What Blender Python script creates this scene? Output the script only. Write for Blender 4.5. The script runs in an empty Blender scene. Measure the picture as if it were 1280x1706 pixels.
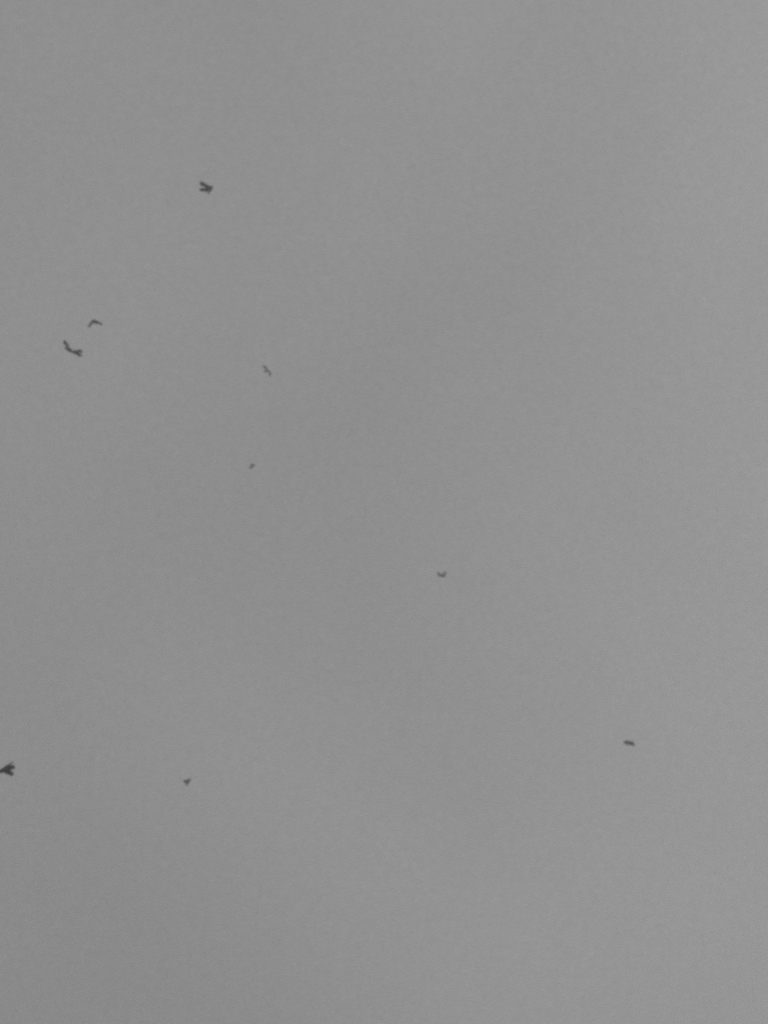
import bpy, bmesh, math, random
from mathutils import Vector, Matrix, noise

random.seed(7)
scene = bpy.context.scene
C = scene.collection
R = math.radians

# ------------------------------------------------------------------ camera
IMG_W, IMG_H = 1280.0, 1706.0            # size of the photograph
VFOV = R(24.0)
FPX = (IMG_H / 2) / math.tan(VFOV / 2)   # focal length in photograph pixels
PITCH = R(36.0)                          # looking up into the sky
CAM_POS = Vector((0.0, 0.0, 1.6))
cam_data = bpy.data.cameras.new("camera")
cam = bpy.data.objects.new("camera", cam_data)
C.objects.link(cam)
cam.location = CAM_POS
cam.rotation_euler = (R(90) + PITCH, 0, 0)
cam_data.sensor_fit = 'VERTICAL'
cam_data.sensor_height = 36.0
cam_data.lens = 18.0 / math.tan(VFOV / 2)
cam_data.clip_start = 0.1
cam_data.clip_end = 20000
cam_data.dof.use_dof = True              # the photograph is slightly soft: focused short of the flock
cam_data.dof.focus_distance = 22.0
cam_data.dof.aperture_fstop = 2.8
scene.camera = cam

# ------------------------------------------------------------------ sky
CLOUD_SHIFT = (-3.47, -5.71, -2.28)            # which stretch of the cloud deck is overhead
SUN_EL, SUN_AZ = R(16.0), R(52.0)        # behind the cloud, off to the right
sun_dir = Vector((math.sin(SUN_AZ) * math.cos(SUN_EL), math.cos(SUN_AZ) * math.cos(SUN_EL), math.sin(SUN_EL)))
world = bpy.data.worlds.new("World")
scene.world = world
world.use_nodes = True
nt = world.node_tree
nt.nodes.clear()
N, L = nt.nodes, nt.links


def nd(kind, **kw):
    n = N.new(kind)
    for k, v in kw.items():
        setattr(n, k, v)
    return n


sky = nd('ShaderNodeTexSky', sky_type='NISHITA', sun_disc=False, sun_elevation=SUN_EL, sun_rotation=SUN_AZ)
bw = nd('ShaderNodeRGBToBW')             # the cloud deck takes the colour out of the skylight
L.new(sky.outputs[0], bw.inputs[0])
tc = nd('ShaderNodeTexCoord')
# broad soft cloud banks
big = nd('ShaderNodeTexNoise')
big.inputs['Scale'].default_value = 3.8
big.inputs['Detail'].default_value = 3.0
big.inputs['Roughness'].default_value = 0.45
big.inputs['Distortion'].default_value = 0.4
mp = nd('ShaderNodeMapping')
mp.inputs['Location'].default_value = CLOUD_SHIFT
L.new(tc.outputs['Generated'], mp.inputs['Vector'])
L.new(mp.outputs[0], big.inputs['Vector'])
r_big = nd('ShaderNodeMapRange')
r_big.inputs['From Min'].default_value = 0.25
r_big.inputs['From Max'].default_value = 0.75
r_big.inputs['To Min'].default_value = 0.87
r_big.inputs['To Max'].default_value = 1.13
L.new(big.outputs['Fac'], r_big.inputs['Value'])
# fine mottling of the cloud base
fine = nd('ShaderNodeTexNoise')
fine.inputs['Scale'].default_value = 420.0
fine.inputs['Detail'].default_value = 5.0
fine.inputs['Roughness'].default_value = 0.75
L.new(tc.outputs['Generated'], fine.inputs['Vector'])
r_fine = nd('ShaderNodeMapRange')
r_fine.inputs['From Min'].default_value = 0.25
r_fine.inputs['From Max'].default_value = 0.75
r_fine.inputs['To Min'].default_value = 0.89
r_fine.inputs['To Max'].default_value = 1.11
L.new(fine.outputs['Fac'], r_fine.inputs['Value'])
# the deck is brighter towards the hidden sun
dot = nd('ShaderNodeVectorMath', operation='DOT_PRODUCT')
dot.inputs[1].default_value = sun_dir
L.new(tc.outputs['Generated'], dot.inputs[0])
r_sun = nd('ShaderNodeMapRange', interpolation_type='LINEAR')
r_sun.inputs['From Min'].default_value = -1.0
r_sun.inputs['From Max'].default_value = 1.0
r_sun.inputs['To Min'].default_value = 0.40
r_sun.inputs['To Max'].default_value = 1.30
L.new(dot.outputs['Value'], r_sun.inputs['Value'])
m1 = nd('ShaderNodeMath', operation='MULTIPLY')
L.new(r_big.outputs[0], m1.inputs[0]); L.new(r_fine.outputs[0], m1.inputs[1])
m2 = nd('ShaderNodeMath', operation='MULTIPLY')
L.new(m1.outputs[0], m2.inputs[0]); L.new(r_sun.outputs[0], m2.inputs[1])
m3 = nd('ShaderNodeMath', operation='MULTIPLY')
m3.inputs[1].default_value = 2.63        # luminance of the cloud deck
L.new(m2.outputs[0], m3.inputs[0])
mix = nd('ShaderNodeMix', data_type='FLOAT')
mix.inputs['Factor'].default_value = 0.97
L.new(bw.outputs[0], mix.inputs['A']); L.new(m3.outputs[0], mix.inputs['B'])
bg = nd('ShaderNodeBackground')
bg.inputs['Strength'].default_value = 0.10
L.new(mix.outputs['Result'], bg.inputs['Color'])
out = nd('ShaderNodeOutputWorld')
L.new(bg.outputs[0], out.inputs['Surface'])

# ------------------------------------------------------------------ sun (veiled by cloud)
sd = bpy.data.lights.new("sun", 'SUN')
sd.energy = 0.5
sd.angle = R(25)
sd.color = (1, 1, 1)
so = bpy.data.objects.new("sun", sd)
C.objects.link(so)
so.rotation_euler = (-sun_dir).to_track_quat('-Z', 'Y').to_euler()

# ------------------------------------------------------------------ exposure
scene.view_settings.view_transform = 'Standard'
scene.view_settings.look = 'None'
scene.view_settings.exposure = 0.0
scene.view_settings.gamma = 1.0
scene.view_settings.use_curve_mapping = False
scene.cycles.use_denoising = False       # keep a little grain, as in the photograph
scene.cycles.filter_width = 2.6          # soft lens
scene.cycles.volume_bounces = 2
scene.cycles.max_bounces = 6


# ------------------------------------------------------------------ materials
def material(name, base, rough, scale, spread):
    m = bpy.data.materials.new(name)
    m.use_nodes = True
    t = m.node_tree
    p = t.nodes['Principled BSDF']
    tcn = t.nodes.new('ShaderNodeTexCoord')
    n = t.nodes.new('ShaderNodeTexNoise')
    n.inputs['Scale'].default_value = scale
    n.inputs['Detail'].default_value = 6
    t.links.new(tcn.outputs['Object'], n.inputs['Vector'])
    r = t.nodes.new('ShaderNodeValToRGB')
    r.color_ramp.elements[0].position = 0.3
    r.color_ramp.elements[1].position = 0.7
    r.color_ramp.elements[0].color = (base * (1 - spread),) * 3 + (1,)
    r.color_ramp.elements[1].color = (base * (1 + spread),) * 3 + (1,)
    t.links.new(n.outputs['Fac'], r.inputs['Fac'])
    t.links.new(r.outputs['Color'], p.inputs['Base Color'])
    b = t.nodes.new('ShaderNodeBump')
    b.inputs['Strength'].default_value = 0.3
    b.inputs['Distance'].default_value = 0.004
    t.links.new(n.outputs['Fac'], b.inputs['Height'])
    t.links.new(b.outputs['Normal'], p.inputs['Normal'])
    p.inputs['Roughness'].default_value = rough
    return m


M_PLUMAGE = material('plumage', 0.065, 0.65, 60, 0.4)
M_FEATHER = material('flight_feather', 0.06, 0.6, 35, 0.4)
_t = M_FEATHER.node_tree                  # vanes let some skylight through
_tr = _t.nodes.new('ShaderNodeBsdfTranslucent')
_tr.inputs['Color'].default_value = (0.38, 0.38, 0.38, 1)
_mx = _t.nodes.new('ShaderNodeMixShader')
_mx.inputs['Fac'].default_value = 0.4
_o = _t.nodes['Material Output']
_t.links.new(_t.nodes['Principled BSDF'].outputs[0], _mx.inputs[1])
_t.links.new(_tr.outputs[0], _mx.inputs[2])
_t.links.new(_mx.outputs[0], _o.inputs['Surface'])
M_BEAK = material('beak', 0.035, 0.4, 80, 0.3)
M_GROUND = material('ground', 0.14, 0.95, 0.05, 0.35)

# ------------------------------------------------------------------ ground (below the frame; it lights the birds from beneath)
bm = bmesh.new()
NG, SZ = 48, 1500.0
grid = [[bm.verts.new((-SZ + 2 * SZ * i / NG, -SZ + 2 * SZ * j / NG,
                       (0.0 if abs(i - NG / 2) < 2 and abs(j - NG / 2) < 2 else
                        2.2 * noise.noise(Vector((i * 0.31, j * 0.31, 3.0))) - 1.2)))
         for j in range(NG + 1)] for i in range(NG + 1)]
for i in range(NG):
    for j in range(NG):
        bm.faces.new((grid[i][j], grid[i + 1][j], grid[i + 1][j + 1], grid[i][j + 1]))
me = bpy.data.meshes.new('ground')
bm.to_mesh(me); bm.free()
for p in me.polygons:
    p.use_smooth = True
me.materials.append(M_GROUND)
ground = bpy.data.objects.new('ground', me)
ground['kind'] = 'structure'
C.objects.link(ground)

# ------------------------------------------------------------------ birds
CAM_M = cam.rotation_euler.to_matrix()
CX, CY, CZ = CAM_M @ Vector((1, 0, 0)), CAM_M @ Vector((0, 1, 0)), CAM_M @ Vector((0, 0, 1))

BODY_LEN, INNER, OUTER = 0.46, 0.20, 0.25    # metres: bill to tail, shoulder to wrist, wrist to tip


def mesh_object(name, bm, mat, parent=None, smooth=True):
    bmesh.ops.recalc_face_normals(bm, faces=bm.faces)
    me = bpy.data.meshes.new(name)
    bm.to_mesh(me); bm.free()
    me.materials.append(mat)
    for p in me.polygons:
        p.use_smooth = smooth
    o = bpy.data.objects.new(name, me)
    C.objects.link(o)
    if parent is not None:
        o.parent = parent
    return o


def loft(bm, rings):
    """closed skin through rings of points"""
    vs = [[bm.verts.new(p) for p in r] for r in rings]
    n = len(vs[0])
    for a, b in zip(vs, vs[1:]):
        for k in range(n):
            bm.faces.new((a[k], a[(k + 1) % n], b[(k + 1) % n], b[k]))
    bm.faces.new(list(reversed(vs[0])))
    bm.faces.new(vs[-1])


def ring(c, ax, ay, rx, ry, n=12):
    return [c + ax * (rx * math.cos(2 * math.pi * k / n)) + ay * (ry * math.sin(2 * math.pi * k / n)) for k in range(n)]


def blade(bm, base, d, nrm, length, width, curve=0.0, tip=0.25):
    """one flight feather: a thin closed blade with a shaft ridge"""
    d = d.normalized()
    side = d.cross(nrm)
    if side.length < 1e-5:
        side = d.orthogonal()
    side.normalize()
    up = side.cross(d).normalized()
    rings = []
    for t, w in ((0, .35), (.18, .8), (.55, 1.0), (.82, .9), (.95, .6), (1.0, tip)):
        c = base + d * (length * t) + up * (-curve * length * t * t)
        hw = width * 0.5 * w
        rings.append([c + side * hw, c + up * 0.0022, c - side * hw, c - up * 0.0022])
    loft(bm, rings)


def lift(dx, dy, length, zs):
    """image offset in metres plus the missing depth that gives the true length"""
    d2 = dx * dx + dy * dy
    z = math.sqrt(max(0.0, length * length - d2)) * zs
    return Vector((dx, dy, z))


def bird(spec):
    name = 'bird'
    x0, y0 = spec['origin']
    dist = spec['dist']
    mpp = dist / FPX                     # metres per photograph pixel at this bird
    size = spec.get('size', 1.0)
    cx, cy = x0 + spec['centre'][0], y0 + spec['centre'][1]
    ray = CX * ((cx - IMG_W / 2) / FPX) + CY * (-(cy - IMG_H / 2) / FPX) - CZ
    pos = CAM_POS + ray * dist

    def rel(p):                          # offset from the body centre, metres, x right, y up
        return (p[0] - spec['centre'][0]) * mpp, -(p[1] - spec['centre'][1]) * mpp

    h, t = rel(spec['head']), rel(spec['tail'])
    fwd = lift(h[0] - t[0], h[1] - t[1], BODY_LEN * size, spec.get('fz', 1)).normalized()
    up = Vector(spec['up'])
    up = (up - fwd * up.dot(fwd)).normalized()
    right = fwd.cross(up).normalized()
    wr = [Vector((*rel(w['wrist']), 0)) for w in spec['wings']]
    s0 = 1 if (wr[0] - wr[1]).dot(right) > 0 else -1
    # bird frame in the world: x right wing, y forward, z up
    B = Matrix((right, fwd, up)).transposed()          # camera-axes frame
    world_rot = CAM_M @ B
    inv = B.transposed()

    bm = bmesh.new()
    S = size
    X, Y, Z = Vector((1, 0, 0)), Vector((0, 1, 0)), Vector((0, 0, 1))
    hd = spec.get('head_drop', 0.0)
    girth = spec.get('girth', 1.0)       # a plump or a slim body
    prof = [(-.130, .012, .010, .012), (-.115, .026, .020, .010), (-.07, .044, .040, .003), (-.02, .055, .054, -.003),
            (.03, .056, .058, -.005), (.07, .049, .052, -.003), (.105, .037, .038, .002), (.128, .031, .033, .007),
            (.150, .032, .034, .011), (.172, .028, .030, .011), (.188, .018, .019, .008), (.195, .007, .008, .006)]
    rings = []
    for y, rx, rz, z in prof:
        bend = max(0.0, (y - 0.06) / 0.13) * hd
        rings.append(ring(Vector((0, y * S, (z - bend) * S)), X, Z, rx * S * girth, rz * S * girth, 14))
    loft(bm, rings)

    wings = []
    for w, sg in zip(spec['wings'], (s0, -s0)):
        sh_l = Vector((sg * 0.040, 0.055, 0.022)) * S
        sh = B @ sh_l
        wx, wy = rel(w['wrist'])
        wrist = sh + lift(wx - sh.x, wy - sh.y, INNER * S, w.get('wz', 1))
        tx, ty = rel(w['tip'])
        tip = wrist + lift(tx - wx, ty - wy, OUTER * S, w.get('tz', 1))
        wl, tl = inv @ wrist, inv @ tip
        # chord: backwards along the body, or a given image direction (x, y up, z to camera)
        ch = inv @ Vector(w['chord']) if 'chord' in w else -Y
        ax_i, ax_o = (wl - sh_l).normalized(), (tl - wl).normalized()
        ch_i = (ch - ax_i * ch.dot(ax_i)).normalized()
        ch_o = (ch - ax_o * ch.dot(ax_o)).normalized()
        ch_w = (ch_i + ch_o).normalized()
        n_i, n_o = ax_i.cross(ch_i), ax_o.cross(ch_o)
        elbow = sh_l.lerp(wl, 0.5) + ch_i * 0.035 * S
        hand = wl.lerp(tl, 0.30)
        cw = w.get('width', 1.0)
        # fleshy arm with its coverts, thick at the leading edge
        rings = []
        for c, cv, nn, r1, r2 in ((sh_l - ax_i * 0.03 * S, ch_i, n_i, .050, .022), (sh_l, ch_i, n_i, .050, .020),
                                  (elbow, ch_i, n_i, .042, .015), (wl, ch_w, n_i + n_o, .036, .012),
                                  (hand, ch_o, n_o, .022, .008), (wl.lerp(tl, 0.5), ch_o, n_o, .010, .005)):
            off = cv * r1 * 0.55 * S
            rings.append(ring(c + off, cv.normalized(), nn.normalized(), r1 * S, r2 * S, 10))
        loft(bm, rings)
        wings.append((w, sh_l, elbow, wl, hand, tl, ch_i, ch_o, ax_o, n_i, n_o, cw))

    raw = mesh_object('raw_body', bm, M_PLUMAGE)
    rm = raw.modifiers.new('remesh', 'REMESH')
    rm.mode = 'VOXEL'
    rm.voxel_size = 0.006 * S
    sm = raw.modifiers.new('smooth', 'SMOOTH')
    sm.factor = 0.5
    sm.iterations = 3
    dg = bpy.context.evaluated_depsgraph_get()
    me = bpy.data.meshes.new_from_object(raw.evaluated_get(dg))
    old = raw.data
    bpy.data.objects.remove(raw)
    bpy.data.meshes.remove(old)
    me.name = name
    if not me.materials:
        me.materials.append(M_PLUMAGE)
    for p in me.polygons:
        p.use_smooth = True
    o = bpy.data.objects.new(name, me)
    C.objects.link(o)
    mw = world_rot.to_4x4()
    mw.translation = pos
    o.matrix_world = mw
    o['label'] = spec['label']
    o['category'] = 'bird'
    o['group'] = 'birds flying in the grey sky'

    # wing quills
    for (w, sh_l, elbow, wl, hand, tl, ch_i, ch_o, ax_o, n_i, n_o, cw) in wings:
        fb = bmesh.new()
        rnd = random.Random(len(spec['label']) + int(tl.x * 1000))
        fan = w.get('fan', 1.0)
        a0 = R(82) * fan
        d_p0 = ax_o * math.cos(a0) + ch_o * math.sin(a0)
        l_in, l_out = 0.150 * cw * w.get('sec', 1.0) * S, 0.150 * cw * w.get('inner', 1.0) * S
        for k in range(12):              # secondaries, turning into the primaries at the wrist
            t = (k + 0.2) / 12
            b = sh_l.lerp(elbow, t * 2) if t < 0.5 else elbow.lerp(wl, t * 2 - 1)
            d = ch_i * (1 - t * t) + d_p0 * (t * t)
            ln = l_in + (l_out - l_in) * t ** w.get('taper', 2)
            blade(fb, b + ch_i * 0.01, d, n_i, ln * rnd.uniform(.96, 1.04), 0.036 * S, 0.08, .55)
        NP = 10
        for k in range(NP):              # primaries, some lost to the moult
            if k in w.get('moult', ()):
                continue
            t = k / (NP - 1)
            b = wl.lerp(hand, t ** 0.8)
            a = (1 - t) ** 0.65 * R(82) * fan
            d = ax_o * math.cos(a) + ch_o * math.sin(a)
            reach = (tl - b).length
            short = 0.150 * cw * S
            ln = short + (reach * 0.97 - short) * math.sin(t * math.pi / 2) ** 0.75
            ln *= 1 + (w.get('inner', 1.0) - 1) * (1 - t)
            blade(fb, b, d, n_o, ln * rnd.uniform(.97, 1.03), (0.042 - 0.010 * t) * S * w.get('quill', 1.0), 0.06, .3)
        mesh_object('wing_feathers', fb, M_FEATHER, o, False)

    # tail fan
    tb = bmesh.new()
    spread = spec.get('tail_spread', 22)
    lt = spec.get('tail_len', 0.165) * S
    fork = spec.get('fork', 0)           # a notched tail
    for k in range(11):
        a = R(spread) * (k / 5 - 1)
        d = Vector((math.sin(a), -math.cos(a), spec.get('tail_lift', 0.0)))
        blade(tb, Vector((0.012 * (k / 5 - 1) * S, -0.105 * S, (0.012 + 0.0008 * (5 - abs(k - 5))) * S)), d, Z,
              lt * ((1 - 0.05 * abs(k / 5 - 1)) if not fork else (1 - fork * (1 - abs(k / 5 - 1)))), 0.03 * S, 0.02, .6)
    mesh_object('tail_feathers', tb, M_FEATHER, o, False)

    # bill
    bb = bmesh.new()
    rr = []
    for y, z, rx, rz in ((.184, .007, .011, .012), (.200, .006, .009, .010), (.216, .003, .006, .007), (.230, -.003, .0022, .0025)):
        rr.append(ring(Vector((0, y, z - hd * (y - .06) / .13)) * S, X, Z, rx * S, rz * S, 8))
    loft(bb, rr)
    mesh_object('beak', bb, M_BEAK, o)

    # trailing leg where the photograph shows one
    if spec.get('leg'):
        lb = bmesh.new()
        girth = spec.get('leg_girth', 1.0)   # feathered thigh
        a0 = Vector((0.018, -0.05, -0.03)) * S
        v = inv @ Vector(spec['leg'])
        pts = [a0, a0 + v * 0.045, a0 + v * 0.10, a0 + v * 0.125 + Vector((0, -0.015, 0))]
        dv = v.normalized()
        s1 = dv.orthogonal().normalized(); s2 = dv.cross(s1)
        loft(lb, [ring(p, s1, s2, r, r, 8) for p, r in zip(pts, (.016 * girth, .012 * girth, .007 * girth, .006 * girth))])
        foot = pts[-1]
        for ang in (-.5, 0, .5):
            blade(lb, foot, dv + s1 * ang, s2, 0.04, 0.009, 0.1)
        mesh_object('leg', lb, M_BEAK, o)
    return o


BIRDS = [
    dict(label='dark bird alone near the top, both wings swept to the left', origin=(319, 286), dist=92, size=1.05,
         centre=(32.0, 29.2), head=(38.2, 25.2), tail=(30.2, 36.5), fz=1, up=(-.5, -.2, .8), tail_spread=9, tail_len=.15,
         wings=[dict(wrist=(27, 21.8), tip=(13.2, 15.0), wz=-1, tz=-1, chord=(-.5, -.86, -.1), sec=1, fan=.5, quill=1.3),
                dict(wrist=(26, 33.4), tip=(12.5, 31.0), wz=-1, tz=-1, chord=(-.1, .9, -.1), sec=.95, fan=.42, quill=1.2)]),
    dict(label='thin arched bird with drooping wings, just above another bird on the left', origin=(132, 512), dist=82, size=.88,
         centre=(24.5, 22.2), head=(24.3, 22.6), tail=(24.7, 21.8), fz=1, up=(0.05, 1, 0.0), tail_len=.12, tail_spread=12, girth=.75,
         wings=[dict(wrist=(19.6, 22.2), tip=(12.8, 32.8), wz=-1, tz=-1, chord=(.4, -.25, -.85), fan=.7, sec=.7),
                dict(wrist=(29.4, 22.4), tip=(38.8, 28.0), wz=-1, tz=-1, chord=(-.15, -.42, -.85), fan=.75, sec=.6)]),
    dict(label='flapping bird with one narrow raised wing and one broad split wing, far left', origin=(95, 556), dist=92, size=1.1,
         centre=(20.5, 26.8), head=(14.5, 25.5), tail=(24.5, 29.8), fz=1, up=(0.4, 0.6, 0.5), tail_len=.10, tail_spread=14, girth=1.3,
         wings=[dict(wrist=(21.3, 20.8), tip=(12.0, 10.8), wz=1, tz=-1, chord=(-.6, -.5, -.5), sec=.8, fan=.55, quill=1.4),
                dict(wrist=(30.5, 28.4), tip=(42.0, 27.4), wz=1, tz=1, chord=(.25, -.9, -.1), fan=.68, inner=1.8, taper=5, moult=(3, 4, 5), quill=1.3, sec=.35)]),
    dict(label='small faint bird on a diagonal, upper wing pointing left and lower wing hanging down', origin=(419, 593), dist=120, size=.9,
         centre=(24.8, 25.2), head=(20.0, 26.4), tail=(29, 24.5), fz=1, up=(0.5, 0.6, 0.5), tail_len=.12, girth=1.15,
         wings=[dict(wrist=(22.4, 20.8), tip=(17.8, 15.8), wz=1, tz=-1, sec=.7, quill=1.3),
                dict(wrist=(28.8, 27), tip=(30.8, 36), wz=1, tz=-1, sec=.8)]),
    dict(label='tiniest bird, a mere speck left of centre', origin=(394, 753), dist=104, size=.8,
         centre=(24.8, 25.2), head=(23.6, 25.4), tail=(28.4, 22.4), fz=1, up=(-.3, .9, -.3), tail_len=.12, girth=1.25,
         wings=[dict(wrist=(22.8, 27.2), tip=(18.8, 31), wz=1, tz=-1, sec=.6),
                dict(wrist=(27.0, 24.2), tip=(28.2, 23), wz=-1, tz=-1, sec=1)]),
    dict(label='small bird with wings raised in a V, right of the picture centre', origin=(713, 932), dist=122, size=.9,
         centre=(25.2, 28.0), head=(29, 28.3), tail=(17.0, 28.5), fz=1, up=(-.1, .75, -.65), tail_len=.17, tail_spread=22,
         wings=[dict(wrist=(21.8, 25), tip=(16.3, 19.8), wz=1, tz=-1, sec=.8),
                dict(wrist=(28.8, 25), tip=(31.6, 19.2), wz=1, tz=-1, sec=.8)]),
    dict(label='broad arched bird like a thick dash, alone at the lower right', origin=(1023, 1212), dist=108, size=1.0,
         centre=(25.5, 24.0), head=(24.8, 24.8), tail=(26.5, 23.5), fz=1, up=(.1, 1, .1), leg=(.25, -1, 0), tail_len=.13, girth=1.25,
         wings=[dict(wrist=(21, 21.0), tip=(15.6, 21.6), wz=1, tz=1, chord=(.3, -.7, -.6), fan=.65, sec=1.0),
                dict(wrist=(30.8, 22.0), tip=(35.0, 30.0), wz=1, tz=1, chord=(-.5, -.55, -.6), fan=.6, sec=1.0)]),
    dict(label='largest and darkest bird, cut off by the left edge of the picture', origin=(0, 1255), dist=68, size=1.12,
         centre=(5.5, 28.5), head=(-6, 35), tail=(23, 26.2), fz=-1, up=(0, .5, .85), tail_spread=9, tail_len=.20,
         wings=[dict(wrist=(9, 21.0), tip=(24, 13.5), wz=1, tz=1, fan=1.0, width=1.0, moult=(8,)),
                dict(wrist=(11, 32.5), tip=(23.5, 34.8), wz=1, tz=1, fan=.6, width=.95, moult=(5,))]),
    dict(label='small dark bird low on the left, stubby wings spread to the right', origin=(285, 1276), dist=114, size=.82,
         centre=(24.8, 25.6), head=(19.2, 25.2), tail=(32.0, 26), fz=-1, up=(0, .5, .85), tail_spread=24, tail_len=.14, girth=1.3,
         wings=[dict(wrist=(26.5, 23), tip=(32.6, 19.4), wz=1, tz=1, sec=1.1, chord=(.5, -.5, -.5)),
                dict(wrist=(23.6, 28.2), tip=(27.2, 31.6), wz=1, tz=1, sec=1.1, chord=(.8, .3, -.5))]),
]
for spec in BIRDS:
    bird(spec)

# ------------------------------------------------------------------ murky air
def haze(half, bottom, top, density):
    bm = bmesh.new()
    v = [bm.verts.new((x, y, z)) for z in (bottom, top) for x, y in ((-half, -half), (half, -half), (half, half), (-half, half))]
    for f in ((3, 2, 1, 0), (4, 5, 6, 7), (0, 1, 5, 4), (1, 2, 6, 5), (2, 3, 7, 6), (3, 0, 4, 7)):
        bm.faces.new([v[i] for i in f])
    m = bpy.data.materials.new('haze')
    m.use_nodes = True
    t = m.node_tree
    t.nodes.clear()
    pv = t.nodes.new('ShaderNodeVolumePrincipled')
    pv.inputs['Color'].default_value = (0.96, 0.96, 0.96, 1)
    pv.inputs['Density'].default_value = density
    pv.inputs['Anisotropy'].default_value = 0.7     # fog throws light forward
    mo = t.nodes.new('ShaderNodeOutputMaterial')
    t.links.new(pv.outputs[0], mo.inputs['Volume'])
    me = bpy.data.meshes.new('haze')
    bm.to_mesh(me); bm.free()
    me.materials.append(m)
    o = bpy.data.objects.new('haze', me)
    C.objects.link(o)
    o['kind'] = 'stuff'
    return o


bpy.context.view_layer.update()
top = max(o.matrix_world.translation.z for o in C.objects if o.name.startswith('bird')) + 4
low = min(v.co.z for v in ground.data.vertices)
haze(SZ + 60, low - 1.0, top, 0.0034)
